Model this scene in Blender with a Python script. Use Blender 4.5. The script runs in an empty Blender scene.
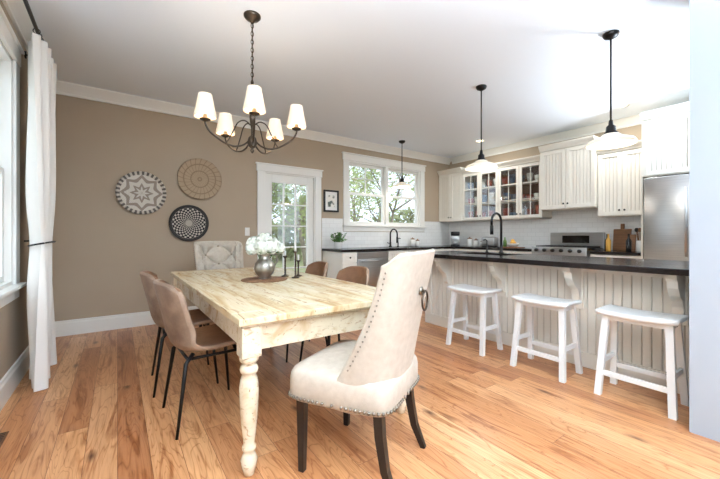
import bpy, bmesh, math, random
from mathutils import Vector, Matrix
random.seed(7)
sc=bpy.context.scene
pi=math.pi
def C(r,g,b):
    f=lambda v:(v/255/12.92) if v/255<=0.04045 else ((v/255+0.055)/1.055)**2.4
    return (f(r),f(g),f(b),1)
# ---------------------------------------------------------------- materials
def mat(name,col,rough=.5,metal=0,col2=None,vs=4,stretch=(1,1,1),thr=None,bump=0,bs=60,emit=0,coat=0,trans=0,spec=None):
    m=bpy.data.materials.new(name); m.use_nodes=True
    nt=m.node_tree; n=nt.nodes; l=nt.links; b=n['Principled BSDF']
    b.inputs['Base Color'].default_value=col; b.inputs['Roughness'].default_value=rough
    b.inputs['Metallic'].default_value=metal
    if spec is not None: b.inputs['Specular IOR Level'].default_value=spec
    if coat: b.inputs['Coat Weight'].default_value=coat
    if trans: b.inputs['Transmission Weight'].default_value=trans
    if emit:
        b.inputs['Emission Color'].default_value=col; b.inputs['Emission Strength'].default_value=emit
    tc=n.new('ShaderNodeTexCoord'); mp=n.new('ShaderNodeMapping'); mp.inputs['Scale'].default_value=stretch
    l.new(tc.outputs['Object'],mp.inputs['Vector'])
    if col2 is not None:
        ns=n.new('ShaderNodeTexNoise'); ns.inputs['Scale'].default_value=vs; ns.inputs['Detail'].default_value=6
        l.new(mp.outputs[0],ns.inputs['Vector'])
        cr=n.new('ShaderNodeValToRGB'); t=thr or (.3,.7)
        cr.color_ramp.elements[0].position=t[0]; cr.color_ramp.elements[1].position=t[1]
        cr.color_ramp.elements[0].color=col; cr.color_ramp.elements[1].color=col2
        l.new(ns.outputs['Fac'],cr.inputs[0]); l.new(cr.outputs[0],b.inputs['Base Color'])
    if bump:
        nb=n.new('ShaderNodeTexNoise'); nb.inputs['Scale'].default_value=bs
        l.new(mp.outputs[0],nb.inputs['Vector'])
        bp=n.new('ShaderNodeBump'); bp.inputs['Strength'].default_value=bump; bp.inputs['Distance'].default_value=.01
        l.new(nb.outputs['Fac'],bp.inputs['Height']); l.new(bp.outputs[0],b.inputs['Normal'])
    return m
def glassmat(name,tint=(1,1,1,1),fac=.08):
    m=bpy.data.materials.new(name); m.use_nodes=True
    nt=m.node_tree; n=nt.nodes; l=nt.links; n.clear()
    o=n.new('ShaderNodeOutputMaterial'); t=n.new('ShaderNodeBsdfTransparent'); g=n.new('ShaderNodeBsdfGlossy')
    t.inputs[0].default_value=tint; g.inputs['Roughness'].default_value=.02
    mx=n.new('ShaderNodeMixShader'); mx.inputs[0].default_value=fac
    l.new(t.outputs[0],mx.inputs[1]); l.new(g.outputs[0],mx.inputs[2]); l.new(mx.outputs[0],o.inputs[0])
    return m
class NT:
    def __init__(s,name,rough=.6):
        s.m=bpy.data.materials.new(name); s.m.use_nodes=True; s.t=s.m.node_tree; s.b=s.t.nodes['Principled BSDF']
        s.b.inputs['Roughness'].default_value=rough
        s.tc=s.n('ShaderNodeTexCoord').outputs['Object']
    def n(s,t): return s.t.nodes.new(t)
    def l(s,a,b): s.t.links.new(a,b)
    def math(s,op,a,b=None):
        q=s.n('ShaderNodeMath'); q.operation=op
        for i,v in enumerate((a,b)):
            if v is None: continue
            if isinstance(v,(int,float)): q.inputs[i].default_value=v
            else: s.l(v,q.inputs[i])
        return q.outputs[0]
    def mix(s,f,a,b,op='MIX'):
        q=s.n('ShaderNodeMixRGB'); q.blend_type=op
        for i,v in enumerate((f,a,b)):
            if isinstance(v,(int,float,tuple)): q.inputs[i].default_value=v
            else: s.l(v,q.inputs[i])
        return q.outputs[0]
    def sep(s,v=None):
        q=s.n('ShaderNodeSeparateXYZ'); s.l(v or s.tc,q.inputs[0]); return q.outputs
    def comb(s,x,y,z=0):
        q=s.n('ShaderNodeCombineXYZ')
        for i,v in enumerate((x,y,z)):
            if isinstance(v,(int,float)): q.inputs[i].default_value=v
            else: s.l(v,q.inputs[i])
        return q.outputs[0]
    def mapping(s,v,sc):
        q=s.n('ShaderNodeMapping'); q.inputs['Scale'].default_value=sc; s.l(v,q.inputs[0]); return q.outputs[0]
    def noise(s,v,scale,det=5,dist=0):
        q=s.n('ShaderNodeTexNoise'); q.inputs['Scale'].default_value=scale; q.inputs['Detail'].default_value=det
        q.inputs['Distortion'].default_value=dist; s.l(v,q.inputs['Vector']); return q.outputs['Fac']
    def ramp(s,v,stops):
        q=s.n('ShaderNodeValToRGB'); e=q.color_ramp.elements
        while len(e)<len(stops): e.new(.5)
        for i,(p,c) in enumerate(stops): e[i].position=p; e[i].color=c
        s.l(v,q.inputs[0]); return q.outputs[0]
    def out(s,c): s.l(c,s.b.inputs['Base Color']); return s.m
    def bump(s,h,st,d=.01):
        q=s.n('ShaderNodeBump'); q.inputs['Strength'].default_value=st; q.inputs['Distance'].default_value=d
        s.l(h,q.inputs['Height']); s.l(q.outputs[0],s.b.inputs['Normal'])
def floor_mat():
    k=NT('oak_floor',.32); k.b.inputs['Specular IOR Level'].default_value=.42
    o=k.sep(); RH=.14; BL=1.8
    row=k.math('FLOOR',k.math('DIVIDE',o[0],RH))
    wn=k.n('ShaderNodeTexWhiteNoise'); wn.noise_dimensions='1D'; k.l(row,wn.inputs['W'])
    yy=k.math('ADD',k.math('DIVIDE',o[1],BL),k.math('MULTIPLY',wn.outputs['Value'],7.3))
    col=k.math('FLOOR',yy)
    w2=k.n('ShaderNodeTexWhiteNoise'); w2.noise_dimensions='2D'; k.l(k.comb(row,col,0),w2.inputs['Vector'])
    rnd=w2.outputs['Value']
    fx=k.math('ABSOLUTE',k.math('SUBTRACT',k.math('FRACT',k.math('DIVIDE',o[0],RH)),.5))
    fy=k.math('ABSOLUTE',k.math('SUBTRACT',k.math('FRACT',yy),.5))
    seam=k.math('MAXIMUM',k.math('GREATER_THAN',fx,.5-.0010/RH),k.math('GREATER_THAN',fy,.5-.0010/BL))
    base=k.ramp(rnd,[(0,C(172,114,72)),(.22,C(204,149,101)),(.45,C(213,161,113)),(.65,C(192,134,88)),(.82,C(219,171,125)),(1,C(182,122,77))])
    off=k.math('MULTIPLY',rnd,37.0)
    v=k.comb(o[1],k.math('ADD',o[0],off),off)
    g=k.noise(k.mapping(v,(1.2,34,1)),2.2,6,.6)
    c=k.mix(1.0,base,k.ramp(g,[(.32,(.82,.75,.68,1)),(.5,(1,1,1,1)),(.7,(1.04,1.04,1.04,1))]),'MULTIPLY')
    h=k.noise(k.mapping(v,(.55,4.2,1)),1.5,3,.6)
    ct=k.math('ABSOLUTE',k.math('SINE',k.math('MULTIPLY',h,62.0)))
    c=k.mix(1.0,c,k.ramp(ct,[(.0,(.68,.56,.45,1)),(.24,(.92,.88,.83,1)),(.5,(1,1,1,1))]),'MULTIPLY')
    g2=k.noise(k.mapping(v,(.7,6,1)),2.0,4,2.0)
    c=k.mix(1.0,c,k.ramp(g2,[(.33,(.62,.48,.36,1)),(.45,(.95,.92,.88,1)),(.7,(1.04,1.05,1.06,1))]),'MULTIPLY')
    vo=k.n('ShaderNodeTexVoronoi'); vo.inputs['Scale'].default_value=2.1
    k.l(k.mapping(v,(1,2.4,1)),vo.inputs['Vector'])
    c=k.mix(k.ramp(vo.outputs['Distance'],[(.03,(.9,.9,.9,1)),(.07,(.55,.55,.55,1)),(.16,(0,0,0,1))]),c,C(86,46,24))
    c=k.mix(seam,c,C(104,62,36))
    k.bump(k.math('SUBTRACT',1.0,seam),.3,.003)
    return k.out(c)
def tile_mat(name,axis):
    k=NT(name,.2); o=k.sep(); v=k.comb(o[axis],o[2],0)
    br=k.n('ShaderNodeTexBrick'); k.l(v,br.inputs['Vector'])
    for a,b in (('Scale',1),('Mortar Size',.002),('Brick Width',.15),('Row Height',.075)): br.inputs[a].default_value=b
    br.inputs['Color1'].default_value=C(242,241,237); br.inputs['Color2'].default_value=C(237,236,232); br.inputs['Mortar'].default_value=C(220,218,213)
    k.bump(br.outputs['Fac'],-.2,.003)
    return k.out(br.outputs['Color'])
def polar(k):
    o=k.sep(); r=k.math('SQRT',k.math('ADD',k.math('MULTIPLY',o[0],o[0]),k.math('MULTIPLY',o[1],o[1])))
    th=k.math('ARCTAN2',o[1],o[0]); return r,th
def basket_mat(kind):
    k=NT('woven_basket_'+kind,.85); r,th=polar(k)
    coil=k.math('SINE',k.math('MULTIPLY',r,420)); k.bump(coil,.5,.004)
    if kind=='star':
        tri=k.math('ABSOLUTE',k.math('SINE',k.math('MULTIPLY',th,4)))
        q=k.math('ADD',r,k.math('MULTIPLY',tri,.05))
        s=k.math('SINE',k.math('ADD',k.math('MULTIPLY',q,62),1.2))
        c=k.ramp(k.math('ADD',k.math('MULTIPLY',s,.5),.5),[(.62,C(218,211,198)),(.68,C(162,148,134))])
        rim=k.ramp(r,[(.225,(0,0,0,1)),(.23,(1,1,1,1))])
        chk=k.math('GREATER_THAN',k.math('SINE',k.math('MULTIPLY',th,30)),0)
        c=k.mix(rim,c,k.mix(chk,C(204,194,178),C(110,102,96)))
    elif kind=='tan':
        s=k.math('ABSOLUTE',k.math('SINE',k.math('ADD',k.math('MULTIPLY',th,12),k.math('MULTIPLY',r,14))))
        c=k.ramp(s,[(.1,C(148,124,98)),(.3,C(180,158,130))])
        ring=k.math('GREATER_THAN',k.math('SINE',k.math('MULTIPLY',r,70)),.86)
        c=k.mix(ring,c,C(150,128,102))
    else:
        ri=k.math('FLOOR',k.math('MULTIPLY',r,44))
        ph=k.math('MULTIPLY',k.math('MODULO',ri,2),pi)
        s=k.math('SINE',k.math('ADD',k.math('MULTIPLY',th,20),ph))
        c=k.ramp(k.math('ADD',k.math('MULTIPLY',s,.5),.5),[(.6,C(44,42,44)),(.68,C(206,196,182))])
        rim=k.ramp(r,[(.205,(0,0,0,1)),(.21,(1,1,1,1))]); c=k.mix(rim,c,C(56,53,52))
        cen=k.ramp(r,[(.04,(1,1,1,1)),(.045,(0,0,0,1))]); c=k.mix(cen,c,C(190,180,165))
    return k.out(c)
M={}
M['wall']=mat('tan_wall_paint',C(180,163,140),.8,col2=C(177,159,136),vs=2,bump=.03,bs=200)
M['ceil']=mat('ceiling_paint',C(236,242,249),.9,bump=.03,bs=150)
M['trim']=mat('white_trim_paint',C(240,238,231),.4)
M['part']=mat('pale_grey_paint',C(162,168,175),.7,bump=.02,bs=150)
M['cab']=mat('cream_cabinet_paint',C(232,227,215),.42,col2=C(228,222,209),vs=3)
M['groove']=mat('cream_cabinet_groove',C(214,207,194),.6)
M['floor']=floor_mat()
M['stone']=mat('dark_soapstone',C(26,21,21),.18,col2=C(38,32,31),vs=9,spec=.28)
M['steel']=mat('stainless_steel',C(190,190,188),.28,1,col2=C(174,174,174),vs=3,stretch=(1,1,40))
M['chrome']=mat('nickel',C(200,195,185),.2,1)
M['black']=mat('black_metal',C(20,18,18),.4,.3)
M['bronze']=mat('bronze_metal',C(80,69,58),.34,.85)
M['vent']=mat('vent_bronze',C(120,84,58),.5,.4)
M['blackg']=mat('black_glass',C(10,10,12),.08)
M['iron']=mat('cast_iron',C(25,25,26),.6)
M['shade']=mat('milk_glass_shade',C(252,232,200),.35,emit=.28)
M['pshade']=mat('opal_pendant_glass',C(252,238,214),.2,emit=.25)
M['bulb']=mat('warm_bulb',C(255,230,190),.4,emit=8)
M['leather']=mat('brown_leather',C(142,102,72),.42,col2=C(104,70,46),vs=6,bump=.25,bs=45)
M['leatherb']=mat('taupe_suede_back',C(154,130,108),.55,col2=C(112,88,70),vs=6,thr=(.35,.65),bump=.25,bs=60)
M['linen']=mat('cream_linen',C(198,187,171),.9,col2=C(186,174,157),vs=30,bump=.15,bs=300)
M['tuft']=mat('linen_tuft_button',C(156,143,126),.9)  # button fabric darkened, stands in for shade in the tufts
M['nail']=mat('nickel_nailhead',C(140,132,120),.3,1)
M['ebony']=mat('black_wood_leg',C(24,20,19),.35)
M['stool']=mat('white_stool_paint',C(232,232,229),.4)
M['cloth']=mat('white_curtain_fabric',C(236,231,223),.9,bump=.1,bs=200)
M['tiex']=tile_mat('subway_tile_x',0); M['tiey']=tile_mat('subway_tile_y',1)
M['glass']=glassmat('window_glass'); M['cglass']=glassmat('cabinet_glass',(.95,.96,.95,1),.10)
M['grass']=mat('grass',C(150,164,110),.9,col2=C(186,178,132),vs=1.5)
M['bark']=mat('tree_bark',C(170,158,142),.9,col2=C(134,120,106),vs=6,stretch=(3,3,1))
M['leaf']=mat('spring_leaves',C(196,202,134),.8,col2=C(152,168,98),vs=2)
M['leafd']=mat('hedge_leaves',C(146,160,106),.8,col2=C(178,174,132),vs=1)
M['green']=mat('houseplant_leaves',C(70,110,50),.6,col2=C(110,150,80),vs=20)
M['petal']=mat('hydrangea_petals',C(242,242,233),.7,col2=C(228,232,215),vs=20)
M['silver']=mat('antique_silver',C(190,186,176),.3,.9,col2=C(140,134,122),vs=14,bump=.3,bs=30)
M['wick']=mat('wicker_mat',C(140,102,70),.85,col2=C(104,72,48),vs=60,bump=.4,bs=80)
M['ceramic']=mat('white_ceramic',C(236,234,228),.25)
M['red']=mat('red_stoneware',C(160,62,44),.4)
M['blue']=mat('blue_stoneware',C(70,92,120),.4)
M['wood']=mat('walnut_board',C(150,104,64),.5,col2=C(112,74,44),vs=3,stretch=(1,1,12))
M['cabin']=mat('cabinet_interior',C(110,74,60),.7)
M['artpaper']=mat('art_print',C(236,232,222),.6,col2=C(90,96,84),vs=9,thr=(.5,.58))
M['gold']=mat('fruit_yellow',C(226,170,70),.5)
M['siding']=mat('deck_boards',C(176,168,156),.8,col2=C(156,148,136),vs=3,stretch=(1,12,1))
M['bounce']=mat('pale_bounce_ground',C(232,234,236),.9,col2=C(224,226,228),vs=2)  # pale ground added as a light reflector
def table_mat(name,base,worn,st,lite):
    k=NT(name,.25); v=k.mapping(k.tc,st)
    a=k.noise(v,3.2,8,1.2)
    c=k.ramp(a,[(.30,worn),(.44,base),(.6,lite),(.82,base)])
    b=k.noise(k.mapping(k.tc,(st[0]*1.6,st[1]*3,st[2]*3)),3,6,2.5)
    c=k.mix(k.ramp(b,[(.57,(0,0,0,1)),(.68,(.6,.6,.6,1))]),c,C(168,122,78))
    s=k.noise(k.mapping(k.tc,(st[0]*9,st[1]*2,st[2]*6)),4,3,.5)
    c=k.mix(k.ramp(s,[(.66,(0,0,0,1)),(.72,(.75,.75,.75,1))]),c,C(112,76,46))
    k.bump(a,.15,.004)
    return k.out(c)
M['ttop']=table_mat('worn_cream_tabletop',C(216,195,155),C(190,155,108),(3.2,.45,1),C(227,211,178))
M['tleg']=table_mat('worn_cream_paint',C(222,207,178),C(198,170,130),(2,2,2),C(229,216,190))
# ---------------------------------------------------------------- builder
class B:
    def __init__(s): s.v=[]; s.f=[]; s.mi=[]; s.sm=[]; s.m=[]; s.T=Matrix.Identity(4)
    def idx(s,m):
        if isinstance(m,str): m=M[m]
        if m not in s.m: s.m.append(m)
        return s.m.index(m)
    def add(s,vs,fs,m,smooth=False):
        o=len(s.v); i=s.idx(m)
        s.v+= [tuple(s.T@Vector(v)) for v in vs]
        for f in fs: s.f.append([o+k for k in f]); s.mi.append(i); s.sm.append(smooth)
    def box(s,a,b,m,bev=0,R=None,seg=2,smooth=False,taper=None):
        x0,y0,z0=a; x1,y1,z1=b
        c=Vector(((x0+x1)/2,(y0+y1)/2,(z0+z1)/2)); h=Vector((abs(x1-x0)/2,abs(y1-y0)/2,abs(z1-z0)/2))
        bm=bmesh.new(); bmesh.ops.create_cube(bm,size=2)
        for v in bm.verts:
            t=1
            if taper and v.co.z<0: t=taper
            v.co=Vector((v.co.x*h.x*t,v.co.y*h.y*t,v.co.z*h.z))
        if bev: bmesh.ops.bevel(bm,geom=list(bm.edges),offset=min(bev,min(h)*.95),segments=seg,profile=.5,affect='EDGES')
        bm.verts.index_update()
        vs=[(R@v.co if R else v.co)+c for v in bm.verts]
        s.add(vs,[[v.index for v in f.verts] for f in bm.faces],m,smooth or (bev>0 and seg>2)); bm.free()
    def lathe(s,prof,c,m,seg=32,smooth=True,R=None,capb=True,capt=True,rf=None):
        vs=[];fs=[];n=len(prof); c=Vector(c)
        for (r,z) in prof:
            for k in range(seg):
                a=2*pi*k/seg; q=r*(rf(a,z) if rf else 1); p=Vector((q*math.cos(a),q*math.sin(a),z))
                vs.append((R@p if R else p)+c)
        for i in range(n-1):
            for k in range(seg):
                k2=(k+1)%seg; fs.append([i*seg+k,i*seg+k2,(i+1)*seg+k2,(i+1)*seg+k])
        if capb: fs.append(list(range(seg))[::-1])
        if capt: fs.append([(n-1)*seg+k for k in range(seg)])
        s.add(vs,fs,m,smooth)
    def cyl(s,p,q,r,m,seg=16,r2=None):
        s.tube([p,q],[r,r if r2 is None else r2],m,seg)
    def tube(s,pts,r,m,seg=10,smooth=True):
        pts=[Vector(p) for p in pts]; n=len(pts)
        if not isinstance(r,(list,tuple)): r=[r]*n
        vs=[];fs=[]; up=None
        for i,p in enumerate(pts):
            d=(pts[min(i+1,n-1)]-pts[max(i-1,0)]).normalized()
            if up is None:
                up=Vector((0,0,1)) if abs(d.z)<.9 else Vector((1,0,0))
            x=d.cross(up)
            if x.length<1e-5: x=d.orthogonal()
            x.normalize(); y=x.cross(d).normalized(); up=y
            for k in range(seg):
                a=2*pi*k/seg+pi/seg; vs.append(p+(x*math.cos(a)+y*math.sin(a))*r[i])
        for i in range(n-1):
            for k in range(seg):
                k2=(k+1)%seg; fs.append([i*seg+k,i*seg+k2,(i+1)*seg+k2,(i+1)*seg+k])
        fs.append(list(range(seg))[::-1]); fs.append([(n-1)*seg+k for k in range(seg)])
        s.add(vs,fs,m,smooth)
    def sphere(s,c,r,m,seg=12,rings=8,sc=(1,1,1)):
        prof=[(max(1e-4,r*math.sin(pi*i/rings)),-r*math.cos(pi*i/rings)) for i in range(rings+1)]
        s.lathe([(a*sc[0],b*sc[2]) for a,b in prof],c,m,seg)
    def shell(s,fo,fi,nu,nv,mo,mi_):
        W=nu+1
        vo=[fo(i/nu,j/nv) for j in range(nv+1) for i in range(W)]; vi=[fi(i/nu,j/nv) for j in range(nv+1) for i in range(W)]
        s.add(vo,[[j*W+i,j*W+i+1,(j+1)*W+i+1,(j+1)*W+i] for j in range(nv) for i in range(nu)],mo,True)
        s.add(vi,[[j*W+i,(j+1)*W+i,(j+1)*W+i+1,j*W+i+1] for j in range(nv) for i in range(nu)],mi_,True)
        per=[i for i in range(W)]+[j*W+nu for j in range(1,nv+1)]+[nv*W+i for i in range(nu-1,-1,-1)]+[j*W for j in range(nv-1,0,-1)]
        n=len(per)
        cv=[Vector(x) for x in vo]; ci=[Vector(x) for x in vi]
        vs=[];
        for k in per:
            a=cv[k]; b=ci[k]; i=k%W; j=k//W
            ii=min(max(i,1),nu-1); jj=min(max(j,1),nv-1)
            inn=(cv[jj*W+ii]+ci[jj*W+ii])/2; o=((a+b)/2-inn); o=o.normalized()*((a-b).length*.38)
            vs+= [a, a*.82+b*.18+o*.75, (a+b)/2+o, a*.18+b*.82+o*.75, b]
        fs=[]
        for q in range(n):
            q2=(q+1)%n
            for t in range(4): fs.append([q*5+t,q*5+t+1,q2*5+t+1,q2*5+t][::-1])
        s.add(vs,fs,mo,True)
    def prism(s,poly,x0,x1,m,smooth=False):
        n=len(poly); vs=[(x0,y,z) for y,z in poly]+[(x1,y,z) for y,z in poly]
        fs=[[k,(k+1)%n,n+(k+1)%n,n+k] for k in range(n)]+[list(range(n))[::-1],[n+k for k in range(n)]]
        s.add(vs,fs,m,smooth)
    def bead(s,x0,x1,z0,z1,y,m,pitch=.045,g=.009,dep=.007):
        n=max(1,round((x1-x0)/pitch)); w=(x1-x0)/n
        for k in range(n):
            a=x0+k*w; b=a+w-g
            s.add([(a,y,z0),(b,y,z0),(b,y,z1),(a,y,z1)],[[0,1,2,3]],m)
            q=b; e=b+g; mm=(q+e)/2
            s.add([(q,y,z0),(mm,y+dep,z0),(e,y,z0),(q,y,z1),(mm,y+dep,z1),(e,y,z1)],[[0,1,4,3],[1,2,5,4]],'groove' if m=='cab' else m)
    def done(s,name,loc=(0,0,0),rot=0,parent=None,mods=()):
        me=bpy.data.meshes.new(name); me.from_pydata(s.v,[],s.f)
        for m in s.m: me.materials.append(m)
        me.polygons.foreach_set('material_index',s.mi); me.polygons.foreach_set('use_smooth',s.sm)
        bm=bmesh.new(); bm.from_mesh(me); bmesh.ops.recalc_face_normals(bm,faces=bm.faces); bm.to_mesh(me); bm.free()
        me.update()
        o=bpy.data.objects.new(name,me); sc.collection.objects.link(o)
        o.location=loc; o.rotation_euler=(0,0,rot) if isinstance(rot,(int,float)) else rot
        if parent: o.parent=parent
        return o
def light(kind,name,loc,energy,col=(1,.9,.78),size=.05,parent=None,rot=(0,0,0),sy=None):
    d=bpy.data.lights.new(name,kind); d.energy=energy; d.color=col
    if kind=='AREA':
        d.size=size
        if sy: d.shape='RECTANGLE'; d.size_y=sy
        else: d.shape='DISK'
    else: d.shadow_soft_size=size
    o=bpy.data.objects.new(name,d); sc.collection.objects.link(o); o.location=loc; o.rotation_euler=rot
    if parent: o.parent=parent
    return o
# ---------------------------------------------------------------- room
XL,XR,YB,YF,H=-.64,6.14,5.12,-2.6,2.87
b=B(); b.box((XL-.15,YF,-.12),(XR+.15,YB+.15,0),'floor'); b.done('floor')
b=B(); b.box((XL-.15,YF,H),(XR+.15,YB+.15,H+.12),'ceil'); b.done('ceiling')
DX0,DX1,DZ=1.84,2.72,2.13
WX0,WX1,WZ0,WZ1=3.39,5.22,1.33,2.50
b=B(); t=YB+.15
b.box((XL-.15,YB,0),(DX0,t,H),'wall'); b.box((DX0,YB,DZ),(DX1,t,H),'wall'); b.box((DX1,YB,0),(WX0,t,H),'wall')
b.box((WX0,YB,0),(WX1,t,WZ0),'wall'); b.box((WX0,YB,WZ1),(WX1,t,H),'wall'); b.box((WX1,YB,0),(XR+.15,t,H),'wall')
b.done('wall_back')
b=B(); wins=[(1.75,3.58),(-1.9,.6)]; LZ0,LZ1=.78,2.46  # second opening: unseen window added behind the camera to let in light
ys=[YF,wins[1][0],wins[1][1],wins[0][0],wins[0][1],YB]
for i in range(5):
    if i%2==0: b.box((XL-.15,ys[i],0),(XL,ys[i+1],H),'wall')
    else:
        b.box((XL-.15,ys[i],0),(XL,ys[i+1],LZ0),'wall'); b.box((XL-.15,ys[i],LZ1),(XL,ys[i+1],H),'wall')
b.done('wall_left')
b=B(); b.box((XR,YF,0),(XR+.15,YB,H),'wall'); b.done('wall_right')
b=B(); b.box((2.72,YF,0),(3.95,.5,H),'part'); b.done('wall_partition')
cr=[(0,H),(-.10,H),(-.10,H-.015),(-.085,H-.03),(-.045,H-.07),(-.02,H-.10),(-.02,H-.125),(0,H-.125)]
b=B(); b.T=Matrix.Translation((0,YB,0)); b.prism(cr,XL,XR,'trim'); b.done('trim_1')
b=B(); b.T=Matrix.Translation((XR,0,0))@Matrix.Rotation(-pi/2,4,'Z'); b.prism(cr,-YB+.1,-YF,'trim'); b.done('trim_2')
b=B(); b.T=Matrix.Translation((XL,0,0))@Matrix.Rotation(pi/2,4,'Z'); b.prism(cr,YF,YB-.1,'trim'); b.done('trim_3')
bb=[(0,0),(-.02,0),(-.02,.14),(-.012,.155),(-.012,.17),(0,.175)]
b=B(); b.T=Matrix.Translation((0,YB,0)); b.prism(bb,XL,DX0-.115,'trim'); b.done('baseboard_back')
b=B(); b.T=Matrix.Translation((XL,0,0))@Matrix.Rotation(pi/2,4,'Z'); b.prism(bb,YF,YB-.02,'trim'); b.done('baseboard_left')
b=B(); b.box((2.85,YB-.008,.92),(WX0-.12,YB,1.44),'tiex'); b.box((WX0-.12,YB-.008,.92),(WX1+.12,YB,WZ0-.12),'tiex'); b.box((WX1+.12,YB-.008,.92),(XR,YB,1.44),'tiex'); b.done('trim_backsplash_back')
b=B(); b.box((XR-.008,1.42,.92),(XR,YB-.01,1.62),'tiey'); b.done('trim_backsplash_right')
# ---------------------------------------------------------------- door
b=B()
y0,y1=YB+.03,YB+.075
L,R_=DX0+.02,DX1-.02; Tz=DZ-.02
b.box((L,y0,.01),(L+.115,y1,Tz),'trim',.004); b.box((R_-.115,y0,.01),(R_,y1,Tz),'trim',.004)
b.box((L+.115,y0,.01),(R_-.115,y1,.27),'trim',.004); b.box((L+.115,y0,Tz-.13),(R_-.115,y1,Tz),'trim',.004)
gx0,gx1,gz0,gz1=L+.115,R_-.115,.27,Tz-.13
for k in range(1,3):
    x=gx0+(gx1-gx0)*k/3; b.box((x-.011,y0+.005,gz0),(x+.011,y1-.005,gz1),'trim')
for k in range(1,5):
    z=gz0+(gz1-gz0)*k/5; b.box((gx0,y0+.007,z-.011),(gx1,y1-.007,z+.011),'trim')
b.box((gx0,YB+.05,gz0),(gx1,YB+.054,gz1),'glass')
b.sphere((L+.06,YB-.02,1.0),.028,'black'); b.cyl((L+.06,YB-.02,1.0),(L+.06,y0,1.0),.012,'black'); b.cyl((L+.06,YB+.022,1.15),(L+.06,y0,1.15),.026,'black')
b.done('door_1')
b=B()
b.box((DX0,YB-.001,0),(DX0+.02,YB+.14,DZ),'trim'); b.box((DX1-.02,YB-.001,0),(DX1,YB+.14,DZ),'trim'); b.box((DX0+.02,YB-.001,DZ-.02),(DX1-.02,YB+.14,DZ),'trim')
b.box((DX0-.11,YB-.022,0),(DX0+.005,YB,DZ),'trim',.004); b.box((DX1-.005,YB-.022,0),(DX1+.11,YB,DZ),'trim',.004)
b.box((DX0-.125,YB-.028,DZ),(DX1+.125,YB,DZ+.115),'trim',.004); b.box((DX0-.14,YB-.04,DZ+.105),(DX1+.14,YB,DZ+.125),'trim',.003)
b.done('trim_door_casing')
# ---------------------------------------------------------------- windows
def window(name,W,z0,z1,n,T,case=.11,grid=(2,2)):
    b=B(); b.T=T
    d=.15
    b.box((0,0,z0),(.025,d,z1),'trim'); b.box((W-.025,0,z0),(W,d,z1),'trim'); b.box((.025,0,z1-.025),(W-.025,d,z1),'trim'); b.box((.025,0,z0),(W-.025,d,z0+.025),'trim')
    b.box((-case,-.022,z0),(.005,0,z1),'trim',.004); b.box((W-.005,-.022,z0),(W+case,0,z1),'trim',.004)
    b.box((-case-.015,-.028,z1),(W+case+.015,0,z1+case),'trim',.004); b.box((-case-.03,-.045,z1+case),(W+case+.03,0,z1+case+.02),'trim',.003)
    b.box((-case-.02,-.06,z0-.025),(W+case+.02,.02,z0),'trim',.004); b.box((-case,-.02,z0-.11),(W+case,0,z0-.025),'trim',.004)
    uw=(W-.05-(n-1)*.07)/n
    for k in range(n):
        a=.025+k*(uw+.07); e=a+uw
        if k: b.box((a-.07,.0,z0+.025),(a,d,z1-.025),'trim')
        mid=(z0+z1)/2
        for (q0,q1,yy) in ((z0+.025,mid+.02,.04),(mid-.02,z1-.025,.075)):
            b.box((a,yy,q0),(a+.045,yy+.035,q1),'trim'); b.box((e-.045,yy,q0),(e,yy+.035,q1),'trim')
            b.box((a+.045,yy,q0),(e-.045,yy+.035,q0+.045),'trim'); b.box((a+.045,yy,q1-.045),(e-.045,yy+.035,q1),'trim')
            b.box((a+.045,yy+.015,q0+.045),(e-.045,yy+.018,q1-.045),'glass')
        if grid:
            for i in range(1,grid[0]+1):
                x=a+.045+(uw-.09)*i/(grid[0]+1); b.box((x-.009,.08,mid),(x+.009,.105,z1-.06),'trim')
            z=(mid+z1)/2; b.box((a+.04,.08,z-.009),(e-.04,.105,z+.009),'trim')
    b.done(name)
window('window_1',WX1-WX0,WZ0,WZ1,2,Matrix.Translation((WX0,YB,0)),grid=(1,1))
Rl=Matrix.Rotation(pi/2,4,'Z')
for i,(a,c) in enumerate(wins):
    window('window_%d'%(i+2),c-a,LZ0,LZ1,2,Matrix.Translation((XL,a,0))@Rl,grid=None)
# ---------------------------------------------------------------- curtain
b=B(); CY=3.70
def curt(u,v):
    z=.015+v*2.622
    tie=math.exp(-((z-1.08)/.25)**2)
    w=.60*(1+.10*max(0,(1.0-z))-.10*v)*(1-.22*tie)
    yy=CY+(u-.5)*w+.03*tie
    x=XL+.15+.045*(1-.35*tie)*math.sin(u*pi*11)+.02*math.sin(u*23+z*1.5)+.03*max(0,1-z)*math.sin(u*7)
    return (x,yy,z)
def curt2(u,v):
    p=curt(u,v); return (p[0]-.006,p[1]+.002,p[2])
b.shell(curt,curt2,90,40,'cloth','cloth')
rx=XL+.15
tb=[(rx-.005+.07*math.cos(a),CY+.03+.255*math.sin(a),1.08+.015*math.cos(a)) for a in [2*pi*k/32 for k in range(33)]]
b.tube(tb,.007,'black',8); b.tube([(XL,CY+.27,1.1),(XL+.05,CY+.28,1.1),(rx-.02,CY+.285,1.08)],.007,'black',8)
b.done('curtain')
b=B(); b.cyl((rx,1.5,2.68),(rx,4.02,2.68),.012,'black'); b.sphere((rx,4.04,2.68),.022,'black')
b.sphere((rx,1.48,2.68),.022,'black')
for yy in (1.6,4.0): b.cyl((XL,yy,2.68),(rx,yy,2.68),.008,'black',8); b.cyl((XL,yy,2.68),(XL+.01,yy,2.68),.03,'black')
for k in range(8):
    yy=CY-.24+k*.068
    b.tube([(rx+.02*math.cos(a),yy,2.668+.02*math.sin(a)) for a in [2*pi*j/12 for j in range(13)]],.003,'black',6)
b.done('curtain_rod')
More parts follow.
